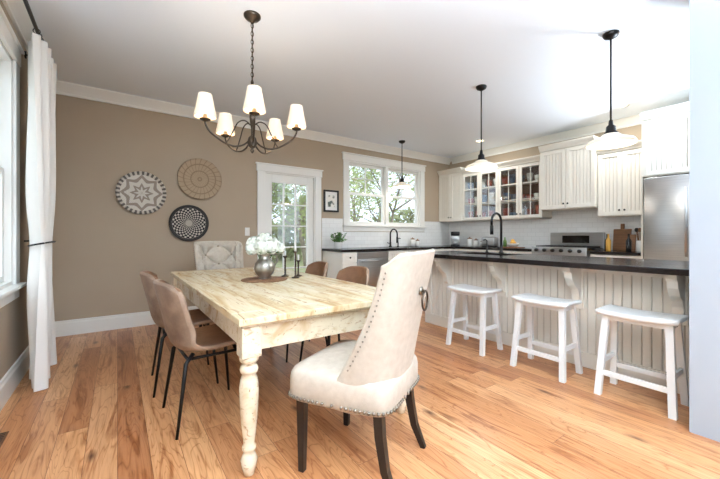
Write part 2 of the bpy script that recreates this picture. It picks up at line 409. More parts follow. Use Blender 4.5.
# ---------------------------------------------------------------- wall decor
def basket(name,kind,x,z,r):
    b=B(); m=basket_mat(kind); prof=[(1e-4,.012)]
    n=24
    for k in range(1,n+1):
        q=k/n; prof.append((r*q,.012+.035*q**3+.0018*(k%2)))
    prof+= [(r+.006,.042),(r+.004,.034),(r*.9,.02),(r*.6,.0),(1e-4,0)]
    b.lathe(prof,(0,0,0),m,64,capb=False,capt=False)
    o=b.done(name,(x,YB,z),(pi/2,0,0))
basket('woven_wall_basket','star',.25,1.68,.265); basket('woven_wall_basket','tan',.925,1.92,.275); basket('woven_wall_basket','dot',.79,1.31,.24)
b=B(); w,h=.15,.19
for (a,c) in (((-w,-h),(w,-h+.03)),((-w,h-.03),(w,h)),((-w,-h+.03),(-w+.03,h-.03)),((w-.03,-h+.03),(w,h-.03))):
    b.box((a[0],-.022,a[1]),(c[0],0,c[1]),'black',.002)
b.box((-w+.03,-.008,-h+.03),(w-.03,0,h-.03),'ceramic'); b.box((-.07,-.01,-.1),(.07,-.008,.1),'artpaper')
b.done('framed_picture',(3.03,YB,1.74))
b=B(); b.box((-.035,-.008,-.06),(.035,0,.06),'trim',.003); b.box((-.008,-.014,-.014),(.008,-.008,.014),'trim'); b.done('light_switch',(1.58,YB,1.2))
b=B(); b.box((-.13,-.045,0),(.13,.045,.005),'vent',.002)
for k in range(12): b.box((-.12+k*.021,-.035,.005),(-.113+k*.021,.035,.006),'black')
b.done('floor_vent',(-.56,2.68,0),pi/2)
# ---------------------------------------------------------------- cabinets
Rr=Matrix.Rotation(-pi/2,4,'Z')
def door_panel(b,x0,x1,z0,z1,y,style='bead',knob=None):
    g=.003; x0+=g;x1-=g;z0+=g;z1-=g; f=.055 if style!='glass' else .05; m='cab'
    b.box((x0,y-.02,z0),(x0+f,y,z1),m,.002); b.box((x1-f,y-.02,z0),(x1,y,z1),m,.002)
    b.box((x0+f,y-.02,z0),(x1-f,y,z0+f),m,.002); b.box((x0+f,y-.02,z1-f),(x1-f,y,z1),m,.002)
    if style=='bead': b.bead(x0+f,x1-f,z0+f,z1-f,y-.009,m)
    elif style=='flat': b.box((x0+f,y-.01,z0+f),(x1-f,y,z1-f),m)
    else:
        b.box((x0+f,y-.010,z0+f),(x1-f,y-.007,z1-f),'cglass')
        xm=(x0+x1)/2; b.box((xm-.005,y-.016,z0+f),(xm+.005,y-.002,z1-f),m)
        for k in (1,2):
            z=z0+f+(z1-z0-2*f)*k/3; b.box((x0+f,y-.016,z-.005),(x1-f,y-.002,z+.005),m)
    if knob:
        kx=x0+.028 if knob=='l' else x1-.028; kz=z0+.07 if z0>1.2 else z1-.07
        if knob=='c': kx=(x0+x1)/2; kz=(z0+z1)/2
        b.sphere((kx,y-.035,kz),.014,'black',10,6); b.cyl((kx,y-.03,kz),(kx,y-.018,kz),.006,'black',8)
def upper(name,T,w,z0,z1,dep,doors,glass=False,crown=True):
    b=B(); b.T=T
    if glass:
        b.box((0,0,z0),(w,dep,z0+.02),'cab'); b.box((0,0,z1-.02),(w,dep,z1),'cab'); b.box((0,dep-.01,z0),(w,dep,z1),'cabin')
        b.box((0,0,z0),(.02,dep,z1),'cab'); b.box((w-.02,0,z0),(w,dep,z1),'cab')
        for k in (1,2):
            z=z0+(z1-z0)*k/3; b.box((.02,.03,z-.008),(w-.02,dep-.01,z+.008),'cab')
        random.seed(3)
        for k in range(3):
            z=z0+.021 if k==0 else z0+(z1-z0)*k/3+.009
            x=.1
            while x<w-.08:
                mm=random.choice(['ceramic','red','ceramic','red','blue']); hh=random.uniform(.1,.22); r=random.uniform(.05,.07)
                b.lathe([(r*.5,z),(r*.8,z+hh*.3),(r,z+hh),(r*.95,z+hh)],(x,.13,0),mm,14); x+=random.uniform(.13,.17)
    else: b.box((0,0,z0),(w,dep,z1),'cab')
    dw=w/doors
    for k in range(doors):
        door_panel(b,k*dw,(k+1)*dw,z0+.01,z1-.01,0,'glass' if glass else 'bead','r' if k%2==0 else 'l')
    if crown:
        cp=[(.02,z1),(-.03,z1),(-.035,z1+.02),(-.06,z1+.05),(-.075,z1+.075),(-.075,z1+.09),(.02,z1+.09)]
        b.prism(cp,-.0,w+.0,'cab'); b.box((0,0,z1),(w,dep,z1+.09),'cab')
    b.done(name)
def TR(x,y): return Matrix.Translation((x,y,0))@Rr
G=.004
upper('upper_cabinet',TR(XR-.33-G,YB-.012),.62,1.44,2.46,.32,2)
upper('glass_display_cabinet',TR(XR-.33-G,YB-.012-.625),1.62,1.44,2.40,.32,4,True)
upper('upper_cabinet',TR(XR-.41-G,2.86),.80,1.56,2.52,.40,2)
upper('upper_cabinet',TR(XR-.33-G,2.055),.60,1.42,2.34,.32,2)
upper('fridge_surround_cabinet',TR(XR-.70-G,1.44),.98,1.88,2.60,.69,2)
b=B(); b.T=TR(XR-.70-G,1.45); b.box((0,0,0),(.02,.69,1.88),'cab'); b.box((.96,0,0),(.98,.69,1.88),'cab'); b.done('fridge_side_panel')
b=B(); b.T=TR(XR-.76,1.42)
b.box((.01,.05,.02),(.90,.70,1.86),'steel'); b.box((.01,0,.75),(.453,.05,1.86),'steel',.008,seg=3); b.box((.457,0,.75),(.90,.05,1.86),'steel',.008,seg=3); b.box((.01,0,.06),(.90,.05,.74),'steel',.008,seg=3)
for x in (.41,.50): b.cyl((x,-.045,.9),(x,-.045,1.7),.011,'steel'); [b.cyl((x,-.045,z),(x,0,z),.007,'steel',8) for z in (.95,1.65)]
b.cyl((.15,-.045,.66),(.76,-.045,.66),.011,'steel'); [b.cyl((x,-.045,.66),(x,0,.66),.007,'steel',8) for x in (.2,.7)]
for x in (.06,.85): b.cyl((x,.1,0),(x,.1,.03),.02,'black'); b.cyl((x,.62,0),(x,.62,.03),.02,'black')
b.done('refrigerator')
def base(b,x0,w,dep,doors,drawers=True):
    b.box((x0,.06,0),(x0+w,dep,.10),'cab'); b.box((x0,0,.10),(x0+w,dep,.88),'cab')
    dw=w/doors
    for k in range(doors):
        zt=.70 if drawers else .87
        door_panel(b,x0+k*dw,x0+(k+1)*dw,.11,zt,0,'bead','r' if k%2==0 else 'l')
        if drawers: door_panel(b,x0+k*dw,x0+(k+1)*dw,.71,.87,0,'flat','c')
b=B(); b.T=Matrix.Translation((0,YB-.62,0))
base(b,2.86,.28,.61,1); base(b,3.80,.95,.61,2,False); base(b,4.75,.78,.61,2)
sx0,sx1=3.95,4.66
b.box((2.84,-.03,.88),(sx0,.61,.92),'stone',.004); b.box((sx1,-.03,.88),(6.13,.61,.92),'stone',.004); b.box((sx0,-.03,.88),(sx1,.08,.92),'stone'); b.box((sx0,.5,.88),(sx1,.61,.92),'stone')
for a,c in (((sx0,.08,.70),(sx0+.015,.5,.915)),((sx1-.015,.08,.70),(sx1,.5,.915)),((sx0,.08,.70),(sx1,.095,.915)),((sx0,.485,.70),(sx1,.5,.915)),((sx0,.08,.70),(sx1,.5,.71))): b.box(a,c,'steel')
b.done('base_cabinet')
b=B(); b.T=Matrix.Translation((3.145,YB-.62,0))
b.box((0,.0,.10),(.65,.58,.87),'steel'); b.box((0,.05,0),(.65,.58,.1),'black'); b.box((.005,-.022,.12),(.645,0,.76),'steel',.006,seg=3); b.box((.005,-.022,.77),(.645,0,.87),'steel',.004)
b.cyl((.06,-.06,.72),(.59,-.06,.72),.01,'steel'); [b.cyl((x,-.06,.72),(x,-.02,.72),.007,'steel',8) for x in (.1,.55)]
b.done('dishwasher')
b=B(); b.T=TR(XR-.62,YB-.66)
base(b,0.0,1.58,.61,3); b.box((-.0,-.03,.88),(1.585,.61,.92),'stone',.004); b.done('base_cabinet')
b=B(); b.T=TR(XR-.62,2.05)
base(b,0,.585,.61,1); b.box((0,-.03,.88),(.59,.61,.92),'stone',.004); b.done('base_cabinet')
b=B(); b.T=TR(XR-.66,2.865)
b.box((.005,0,.0),(.795,.64,.93),'steel'); b.box((.03,-.03,.22),(.77,0,.74),'steel',.006); b.box((.12,-.033,.32),(.68,-.03,.62),'blackg')
b.cyl((.07,-.08,.72),(.73,-.08,.72),.013,'steel'); [b.cyl((x,-.08,.72),(x,-.03,.72),.008,'steel',8) for x in (.1,.7)]
b.box((.005,-.04,.80),(.795,.03,.965),'steel',.008,seg=3)
for k in range(6): b.cyl((.09+k*.124,-.075,.915),(.09+k*.124,-.04,.915),.026,'black',16)
b.box((.01,.03,.93),(.79,.58,.95),'blackg',.003)
for x in (.03,.29,.55):
    for k in range(4): b.box((x+k*.066,.05,.95),(x+.012+k*.066,.54,.98),'iron')
    for yy in (.06,.28,.5): b.box((x,yy,.95),(x+.21,yy+.012,.98),'iron')
b.box((.005,.58,.93),(.795,.64,1.19),'steel',.004); b.box((.2,.574,1.02),(.6,.58,1.14),'blackg')
b.done('gas_range')
# ---------------------------------------------------------------- island
b=B(); ys_,ye=3.15,.505
b.T=TR(3.33,ys_); Lw=ys_-ye
b.box((.0,.014,.0),(Lw,.66,.88),'cab')
b.bead(.09,Lw-.0,.13,.84,.0,'cab',.062,.010,.009)
b.box((-.01,-.02,0),(.09,.03,.88),'cab',.003); b.box((.0,-.022,0),(Lw,.012,.13),'cab',.004); b.box((0,-.015,.83),(Lw,.012,.88),'cab',.003)
b.box((-.02,.02,0),(0,.67,.13),'cab',.004); b.box((-.012,.06,.16),(0,.62,.84),'cab',.003)
for yy in (2.78,2.05,1.33,.66):
    x=ys_-yy; pr=[(0,.88),(-.24,.88),(-.24,.845),(-.215,.83),(-.20,.78),(-.15,.72),(-.09,.68),(-.065,.63),(-.06,.58),(-.04,.555),(0,.55)]
    b.prism(pr,x-.03,x+.03,'cab'); b.box((x-.045,-.02,.5),(x+.045,.01,.88),'cab',.003)
b.T=Matrix.Identity(4)
ix0,ix1=3.43,3.83; iy0,iy1=2.1,2.75
b.box((3.03,ye,.88),(ix0,3.23,.925),'stone',.006); b.box((ix1,ye,.88),(4.03,3.23,.925),'stone',.006)
b.box((ix0,ye,.88),(ix1,iy0,.925),'stone'); b.box((ix0,iy1,.88),(ix1,3.23,.925),'stone')
b.box((ix0,iy0,.882),(ix1,iy1,.886),'iron')
b.done('kitchen_island')
def faucet(name,loc,rot,h,m='black'):
    b=B(); r=.1
    b.lathe([(.03,0),(.03,.012),(.019,.02),(.018,.09),(.014,.1)],(0,0,0),m,20)
    pts=[(0,0,.08),(0,0,h-r)]+[(0,r-r*math.cos(a),h-r+r*math.sin(a)) for a in [pi*k/12 for k in range(1,13)]]+[(0,2*r,h-r-.05)]
    b.tube(pts,.0145,m,12); b.cyl((0,2*r,h-r-.05),(0,2*r,h-r-.16),.020,m,16); b.cyl((.0,0,.055),(.075,0,.085),.007,m,8)
    b.done(name,loc,rot)
faucet('kitchen_faucet',(3.88,2.42,.925),pi/2,.49); faucet('kitchen_faucet',(4.32,5.04,.92),pi,.34)
for nm,lc,rt in (('soap_dispenser',(3.88,2.62,.925),pi/2),('soap_dispenser',(4.52,5.04,.92),pi)):
    b=B(); b.lathe([(.022,0),(.022,.01),(.012,.015),(.012,.1)],(0,0,0),'black',14); b.tube([(0,0,.1),(0,0,.15),(0,.03,.17),(0,.07,.16)],.008,'black',8); b.done(nm,lc,rt)
# ---------------------------------------------------------------- stools
def stool(y):
    b=B(); hz=.615
    def top(u,v):
        x=(u-.5)*.44; yy=(v-.5)*.27; return (x,yy,hz-.010+.010*abs(2*u-1)**2-.003*abs(2*v-1)**4)
    def bot(u,v):
        p=top(u,v); return (p[0]*.98,p[1]*.97,p[2]-.036)
    b.shell(top,bot,14,8,'stool','stool')
    legs={}
    for sx in (-1,1):
        for sy in (-1,1):
            p=Vector((sx*.175,sy*.085,hz-.035)); q=Vector((sx*.205,sy*.15,0)); legs[(sx,sy)]=(p,q)
            h=.020
            vs=[]
            for c in (q,p):
                for dx,dy in ((-1,-1),(1,-1),(1,1),(-1,1)): vs.append((c.x+dx*h,c.y+dy*h*.9,c.z))
            b.add(vs,[[3,2,1,0],[4,5,6,7],[0,1,5,4],[1,2,6,5],[2,3,7,6],[3,0,4,7]],'stool')
    def at(s,z): p,q=legs[s]; t=z/p.z; return q.lerp(p,t)
    def rail(s1,s2,z):
        a=at(s1,z);c=at(s2,z)
        if abs(a.y-c.y)<.001: b.box((a.x,a.y-.009,z-.018),(c.x,a.y+.009,z+.018),'stool',.002)
        else: b.box((a.x-.009,a.y,z-.018),(a.x+.009,c.y,z+.018),'stool',.002)
    rail((-1,-1),(1,-1),.16); rail((-1,1),(1,1),.16); rail((-1,-1),(-1,1),.24); rail((1,-1),(1,1),.24)
    rail((-1,-1),(1,-1),.555); rail((-1,1),(1,1),.555); rail((-1,-1),(-1,1),.555); rail((1,-1),(1,1),.555)
    b.done('bar_stool',(2.985,y,0),-pi/2)
for y in (2.17,1.45,.80): stool(y)
# ---------------------------------------------------------------- dining table
b=B(); TX0,TX1,TY0,TY1,TZ=.45,1.56,1.575,4.06,.765
cx,cy=(TX0+TX1)/2,(TY0+TY1)/2; hx,hy=(TX1-TX0)/2,(TY1-TY0)/2
n=6; w=2*hx/n
for k in range(n): b.box((-hx+k*w+.0015,-hy+.14,TZ-.035),(-hx+(k+1)*w-.0015,hy-.14,TZ),'ttop',.004)
for sy in (-1,1): b.box((-hx,min(sy*hy,sy*(hy-.137)),TZ-.035),(hx,max(sy*hy,sy*(hy-.137)),TZ),'ttop',.005)
b.box((-hx+.02,-hy+.02,TZ-.05),(hx-.02,hy-.02,TZ-.035),'tleg',.004)
i_=.06
for sx in (-1,1): b.box((sx*(hx-i_)-.012,-hy+.1,TZ-.17),(sx*(hx-i_)+.012,hy-.1,TZ-.05),'tleg',.002)
for sy in (-1,1): b.box((-hx+.1,sy*(hy-i_)-.012,TZ-.17),(hx-.1,sy*(hy-i_)+.012,TZ-.05),'tleg',.002)
lp=[(.018,0),(.024,.004),(.033,.04),(.040,.075),(.030,.10),(.024,.115),(.033,.125),(.033,.14),(.025,.15),(.029,.18),(.038,.26),(.044,.36),(.046,.42),(.040,.46),(.031,.485),(.041,.495),(.044,.51),(.038,.525),(.030,.535),(.044,.55),(.046,.565),(.040,.575)]
for sx in (-1,1):
    for sy in (-1,1):
        c=(sx*(hx-.065),sy*(hy-.065),0); b.lathe(lp,c,'tleg',28); b.box((c[0]-.047,c[1]-.047,.572),(c[0]+.047,c[1]+.047,TZ-.05),'tleg',.005)
b.done('dining_table',(cx,cy,0))
b=B(); b.lathe([(1e-4,0),(.19,0),(.195,.004),(.19,.008),(1e-4,.008)],(0,0,0),'wick',40,capb=False,capt=False); b.done('woven_placemat',(1.03,2.86,TZ))
b=B()
b.lathe([(.045,0),(.05,.008),(.045,.015),(.075,.05),(.09,.09),(.082,.13),(.055,.165),(.042,.185),(.048,.21),(.058,.225),(.052,.225),(.04,.19),(.05,.165)],(0,0,0),'silver',32,capt=False)
b.tube([(.045,0,.2),(.10,0,.21),(.12,0,.16),(.085,0,.1)],.007,'silver',8)
random.seed(5)
def bloom(c,r):
    b.sphere(c,r*.86,'petal',12,8)
    for k in range(150):
        d=Vector((random.gauss(0,1),random.gauss(0,1),random.gauss(0,1))).normalized(); p=Vector(c)+d*r*random.uniform(.9,1.06)
        x=d.orthogonal().normalized(); y=d.cross(x); a=random.random()*pi; x,y=x*math.cos(a)+y*math.sin(a),y*math.cos(a)-x*math.sin(a); q=.013
        for (e,f) in ((x,y),(y,-x)):
            b.add([p-f*q*.5-e*.001,p+e*q+f*0+d*.004-f*q*.5,p+e*q+f*q*.5+d*.004,p+f*q*.5],[[0,1,2,3]],'petal')
            b.add([p-f*q*.5,p-e*q-f*q*.5+d*.003,p-e*q+f*q*.5+d*.003,p+f*q*.5],[[0,1,2,3]],'petal')
for c,r in (((0,0,.325),.072),((.085,.02,.29),.062),((-.08,.03,.295),.064),((.03,-.08,.28),.062),((-.05,-.075,.275),.058),((.03,.08,.29),.058),((-.12,-.03,.26),.045),((.125,-.03,.26),.045)):
    bloom(c,r); b.tube([(c[0]*.25,c[1]*.25,.15),(c[0]*.6,c[1]*.6,c[2]-.03)],.004,'green',6)
for k in range(12):
    a=k*.55+.3; d=Vector((math.cos(a),math.sin(a),0)); s=Vector((-d.y,d.x,0)); p=Vector((0,0,.225))+d*.03
    b.add([p,p+d*.06+s*.03+Vector((0,0,.02)),p+d*.13,p+d*.06-s*.03+Vector((0,0,.02))],[[0,1,2,3]],'green')
b.done('flower_vase',(1.03,2.86,TZ+.008))
def candle(x,y,h):
    b=B(); pr=[(.035,0),(.036,.006),(.012,.014),(.007,.03)]
    k=.03
    while k<h-.03: pr+=[(.0065,k),(.009,k+.008)]; k+=.016
    pr+= [(.008,h-.02),(.02,h-.008),(.02,h)]
    b.lathe(pr,(0,0,0),'bronze',16); b.lathe([(.010,h),(.009,h+.05),(.003,h+.052)],(0,0,0),'ceramic',12); b.done('candlestick',(x,y,TZ))
candle(1.27,2.98,.19); candle(1.30,2.82,.24); candle(1.38,2.93,.15)
# ---------------------------------------------------------------- side chairs
def side_chair(loc,rot):
    b=B()
    prof=[(.235,.435),(.215,.462),(.15,.47),(.05,.462),(-.05,.452),(-.13,.452),(-.185,.475),(-.215,.53),(-.232,.60),(-.25,.68),(-.268,.76),(-.285,.835),(-.292,.865)]
    def samp(v):
        t=v*(len(prof)-1); i=min(int(t),len(prof)-2); f=t-i
        def cr_(a,b_,c,d): return .5*((2*b_)+(-a+c)*f+(2*a-5*b_+4*c-d)*f*f+(-a+3*b_-3*c+d)*f**3)
        P=[prof[max(0,min(len(prof)-1,i+k))] for k in (-1,0,1,2)]
        return [cr_(*[p[j] for p in P]) for j in (0,1)]
    def f(off):
        def g(u,v):
            y,z=samp(v); s=2*u-1
            back=min(1,max(0,(v-.42)/.25)); back=back*back*(3-2*back)
            mid=math.exp(-((v-.5)/.13)**2)
            hw=.225+.012*math.sin(v*pi)-.05*max(0,v-.85)/.15*.4-.02*(1-min(1,v*8))
            rr=1-.06*max(0,(v-.88)/.12)*abs(s)**4
            x=hw*s*(1-.07*back*s*s)*rr
            y2=y+back*.085*s*s+mid*.03*s*s; z2=z+(1-back)*.022*s*s+mid*.035*abs(s)**3-.035*back*max(0,(v-.8)/.2)*s**4
            y3,z3=samp(min(1,v+.01)); y4,z4=samp(max(0,v-.01)); ty,tz=y3-y4,z3-z4; L=math.hypot(ty,tz)
            ny,nz=-tz/L,ty/L
            return (x,y2+ny*off,z2+nz*off)
        return g
    b.shell(f(.014),f(-.014),20,30,'leatherb','leather')
    for sx in (-1,1):
        for sy,fy in ((1,.205),(-1,-.22)):
            b.tube([(sx*.15,sy*.12,.44),(sx*.185,sy*.165,.40),(sx*.225,fy,0)],[.013,.013,.008],'black',8)
    b.tube([(-.17,.15,.415),(.17,.15,.415)],.009,'black',8); b.tube([(-.17,-.15,.415),(.17,-.15,.415)],.009,'black',8)
    b.tube([(-.16,.15,.415),(-.16,-.15,.415)],.009,'black',8); b.tube([(.16,.15,.415),(.16,-.15,.415)],.009,'black',8)
    b.done('dining_chair',loc,rot)
side_chair((.48,2.39,0),-pi/2+.05); side_chair((.44,3.02,0),-pi/2-.05)
side_chair((1.46,2.42,0),pi/2+.04); side_chair((1.46,3.10,0),pi/2-.05)
# ---------------------------------------------------------------- upholstered host chairs
def host_chair(loc,rot):
    b=B(); zb=.365; AX,AZ=.19,.21
    def plan(u,v,off=0):
        def pt(s):
            a=s*pi/2; S=math.sin(abs(a))**.62*(1 if s>=0 else -1); Cc=max(0,math.cos(a))**.62
            W=.255+.03*v; dep=.115+.20*(1-v)**2.0
            return Vector((W*S,-.235-.12*v**1.2+dep*(1-Cc)))
        s=max(-.999,min(.999,2*u-1)); p=pt(s); e=.01
        q1=pt(min(1,s+e)); q0=pt(max(-1,s-e)); t=(q1-q0).normalized(); nrm=Vector((-t.y,t.x))
        ztop=1.065-.05*abs(s)**5
        z=zb+(ztop-zb)*v
        return p+nrm*off,z
    def outer(u,v):
        p,z=plan(u,v); return (p.x,p.y,z)
    def inner(u,v):
        s=2*u-1; arc=s*.36; a=arc*pi/(AX/2); c_=v*.68*pi/(AZ/2)
        pf=min(abs(math.sin((a+c_)/2)),abs(math.sin((a-c_)/2)))**.5
        ed=max(0,min(1,(1-abs(s))/.08))*min(1,(1-v)/.06)
        p,z=plan(u,v,.035+.055*pf*ed); return (p.x,p.y,z)
    b.shell(outer,inner,96,84,'linen','linen')
    for j in range(1,8):
        for i in range(-5,6):
            if (i+j)%2: continue
            s=i*(AX/2)/.36; v=j*(AZ/2)/.68
            if abs(s)<.9 and .1<v<.95:
                p,z=plan((s+1)/2,v,.045); b.sphere((p.x,p.y,z),.015,'tuft',8,6)
    N=48
    prof=[(.86,.355),(.97,.362),(1,.375),(1,.46),(.985,.485),(.95,.503),(.85,.514),(.6,.522),(.3,.526),(.01,.528)]
    vs=[];fs=[]
    for (k,z) in prof:
        for i in range(N):
            a=2*pi*i/N; ca,sa=math.cos(a),math.sin(a)
            x=.275*(abs(ca)**.28)*(1 if ca>=0 else -1); y=.265*(abs(sa)**.28)*(1 if sa>=0 else -1)
            x*=1+.07*(y/.265)-.02
            vs.append((x*k,y*k+.01,z))
    for j in range(len(prof)-1):
        for i in range(N): fs.append([j*N+i,j*N+(i+1)%N,(j+1)*N+(i+1)%N,(j+1)*N+i])
    fs.append(list(range(N))); fs.append([(len(prof)-1)*N+i for i in range(N)])
    b.add(vs,fs,'linen',True)
    def rim(a):
        ca,sa=math.cos(a),math.sin(a); x=.278*(abs(ca)**.28)*(1 if ca>=0 else -1); y=.268*(abs(sa)**.28)*(1 if sa>=0 else -1); x*=1+.07*(y/.265)-.02; return Vector((x,y+.01,.380))
    last=None
    for k in range(3000):
        p=rim(2*pi*k/3000)
        if last is None or (p-last).length>.021: b.sphere(p,.0085,'nail',8,5); last=p
    for s in (0.0,1.0):
        for k in range(8,28):
            p,z=plan(s,k/28,-.002); b.sphere((p.x,p.y-.02,z),.0045,'nail',6,4)
    p,z=plan(.5,.74); yy=p.y
    b.cyl((0,yy+.005,z),(0,yy-.012,z),.02,'nail',16); b.tube([(0,yy-.01,z),(0,yy-.03,z)],.006,'bronze',8)
    b.tube([(.045*math.sin(a),yy-.024,z-.045+.045*math.cos(a)) for a in [2*pi*k/28 for k in range(29)]],.005,'bronze',8)
    for sx in (-1,1):
        b.box((sx*.225-.022,.205-.022,0),(sx*.225+.022,.205+.022,.37),'ebony',.003,taper=.68)
        b.tube([(sx*.20,-.19,.38),(sx*.205,-.20,.26),(sx*.21,-.225,.12),(sx*.215,-.275,0)],[.03,.028,.024,.018],'ebony',4,False)
    b.done('upholstered_dining_chair',loc,rot)
host_chair((1.03,1.44,0),math.radians(28)); host_chair((1.02,4.17,0),pi)
# ---------------------------------------------------------------- chandelier
b=B(); hz=1.88
b.lathe([(.065,H),(.065,H-.012),(.05,H-.03),(.02,H-.045),(.012,H-.06)][::-1],(0,0,0),'bronze',28)
z=H-.06; k=0
while z>2.36:
    a=(k%2)*pi/2; dx,dy=math.cos(a)*.010,math.sin(a)*.010
    b.tube([(dx*math.cos(t),dy*math.cos(t),z-.02+.021*math.sin(t)) for t in [2*pi*j/12 for j in range(13)]],.0028,'bronze',6); z-=.032; k+=1
b.tube([(.003,0,H-.05),(.003,0,2.3)],.003,'black',6)
b.lathe([(.004,hz-.09),(.012,hz-.08),(.016,hz-.07),(.008,hz-.055),(.026,hz-.04),(.040,hz-.01),(.030,hz+.03),(.012,hz+.05),(.010,hz+.10),(.016,hz+.14),(.022,hz+.19),(.015,hz+.25),(.009,hz+.30),(.009,hz+.40),(.016,hz+.43),(.010,hz+.46),(.004,2.36)],(0,0,0),'bronze',24)
R0=.345
def spl(P,n=5):
    o=[]
    for i in range(len(P)-1):
        q=[P[max(0,min(len(P)-1,i+k))] for k in (-1,0,1,2)]
        for j in range(n):
            f=j/n; o.append(tuple(.5*(2*q[1][c]+(-q[0][c]+q[2][c])*f+(2*q[0][c]-5*q[1][c]+4*q[2][c]-q[3][c])*f*f+(-q[0][c]+3*q[1][c]-3*q[2][c]+q[3][c])*f**3) for c in (0,1)))
    return o+[P[-1]]
for k in range(5):
    a=math.radians(-33.5+72*k); d=Vector((math.cos(a),math.sin(a),0))
    up=lambda P:[d*r+Vector((0,0,zz)) for r,zz in spl(P)]
    b.tube(up([(.03,hz+.0),(.07,hz-.035),(.13,hz-.055),(.20,hz-.045),(.27,hz-.01),(.32,hz+.03),(R0,hz+.075),(R0,hz+.10)]),.0070,'bronze',8)
    b.tube(up([(.014,hz+.13),(.06,hz+.155),(.11,hz+.13),(.145,hz+.06),(.175,hz-.0),(.2,hz-.045)]),.0048,'bronze',8)
    c=d*R0; z0=hz+.10
    b.lathe([(.012,z0-.01),(.035,z0),(.038,z0+.008),(.02,z0+.012),(.014,z0+.04)],c,'bronze',20)
    b.lathe([(.074,z0+.02),(.076,z0+.03),(.068,z0+.07),(.058,z0+.12),(.05,z0+.165),(.047,z0+.185),(.044,z0+.185),(.047,z0+.165),(.065,z0+.07),(.071,z0+.022)],c,'shade',28,capb=False,capt=False)
    b.sphere((c.x,c.y,z0+.09),.024,'bulb',10,6)
ch=b.done('chandelier',(.86,2.66,0))
for k in range(5):
    a=math.radians(-33.5+72*k); light('POINT','bulb_light_%d'%(k+1),(R0*math.cos(a),R0*math.sin(a),hz+.23),1.5,(1,.88,.74),.03,ch)
def pendant(loc,zb):
    b=B(); h=H
    b.lathe([(.012,h-.05),(.05,h-.03),(.06,h-.012),(.06,h)],(0,0,0),'black',24)
    b.cyl((0,0,h-.04),(0,0,zb+.17),.0075,'black',10)
    b.lathe([(.05,zb+.085),(.052,zb+.10),(.038,zb+.115),(.034,zb+.155),(.018,zb+.17),(.014,zb+.21)],(0,0,0),'black',24)
    b.lathe([(.180,zb),(.183,zb+.008),(.165,zb+.035),(.115,zb+.055),(.08,zb+.07),(.062,zb+.088),(.048,zb+.095),(.044,zb+.09),(.075,zb+.062),(.11,zb+.048),(.16,zb+.028),(.175,zb)],(0,0,0),'pshade',40,capb=False,capt=False)
    b.sphere((0,0,zb+.045),.028,'bulb',12,8)
    o=b.done('pendant_light',(loc[0],loc[1],0)); light('POINT','pendant_bulb_light',(0,0,zb+.0),6,(1,.92,.82),.04,o)
pendant((3.43,2.39),1.92); pendant((3.43,1.12),1.92); pendant((4.24,4.62),2.02)
for (x,y) in ((5.45,1.66),(5.38,3.78),(5.0,-.6),(1.0,-1.2)):  # last two are unseen lamps added behind the camera for more light
    b=B(); b.lathe([(.085,H-.006),(.085,H-.001),(.06,H-.001),(.06,H-.006)],(0,0,0),'trim',28,capb=False,capt=False)
    b.lathe([(.001,H-.003),(.06,H-.003)],(0,0,0),'bulb',24,capb=False,capt=False)
    o=b.done('recessed_downlight',(x,y,0)); light('AREA','downlight_lamp',(0,0,H-.012),12,(1,.95,.88),.11,o)
def fill_uplighter(x,y,e):  # added uplighter, out of view, to brighten the ceiling
    b=B(); b.lathe([(.14,0),(.14,.02),(.03,.035),(.012,.05),(.012,1.52),(.03,1.54),(.05,1.56),(.19,1.64),(.195,1.64),(.06,1.55),(.0001,1.545)],(0,0,0),'bronze',28,capt=False)
    b.sphere((0,0,1.60),.03,'bulb'); o=b.done('added_fill_lamp',(x,y,0))
    l_=light('SPOT','ceiling_fill_light',(0,0,1.66),e,(.90,.96,1),.18,o,(pi,0,0)); l_.data.spot_size=math.radians(163); l_.data.spot_blend=.6
fill_uplighter(.45,-1.0,1450); fill_uplighter(5.0,.12,420)
# ---------------------------------------------------------------- small kitchen things
b=B(); b.lathe([(.05,0),(.06,.01),(.07,.1),(.072,.11),(.066,.11),(.062,.09)],(0,0,0),'ceramic',24)
random.seed(9)
for k in range(110):
    a=random.random()*2*pi; t=random.uniform(.02,.13); p=Vector((t*.5*math.cos(a),t*.5*math.sin(a),.10)); q=Vector((t*math.cos(a),t*math.sin(a),random.uniform(.13,.27)))
    b.tube([p,q],.002,'green',4); s=Vector((-math.sin(a),math.cos(a),.3))*.022; d=Vector((math.cos(a),math.sin(a),.5))*.03
    b.add([q-s,q+d,q+s,q-d*.4],[[0,1,2,3]],'green')
b.done('potted_plant',(3.02,4.86,.92))
b=B(); b.box((-.09,-.11,0),(.09,.11,.03),'black',.006); b.box((-.09,.02,.03),(.09,.11,.26),'steel',.01,seg=3); b.box((-.09,-.11,.22),(.09,.06,.30),'black',.012,seg=3)
b.lathe([(.055,.032),(.065,.06),(.06,.13),(.045,.16)],(0,-.045,0),'cglass',20); b.done('coffee_maker',(5.86,4.72,.92),-.9)
for (x,y,h,r) in ((5.95,4.42,.15,.055),(5.95,4.27,.12,.05),(5.97,4.13,.09,.045),(4.86,4.98,.14,.05),(5.0,4.98,.11,.045)):
    b=B(); b.lathe([(r*.9,0),(r,.005),(r,h-.005),(r*.9,h)],(0,0,0),'ceramic',20); b.lathe([(r*.6,h),(r*.9,h+.005),(r*.9,h+.015),(.012,h+.025),(.012,h+.04)],(0,0,0),'wood',20); b.done('canister',(x,y,.92))
b=B(); b.box((-.14,-.09,.01),(.14,.09,.19),'steel',.03,seg=4); b.box((-.11,-.035,.188),(.11,-.012,.192),'black'); b.box((-.11,.012,.188),(.11,.035,.192),'black'); b.box((-.13,-.08,0),(.13,.08,.012),'black'); b.box((.138,-.02,.12),(.16,.02,.135),'black'); b.done('toaster',(5.9,3.92,.92),pi/2)
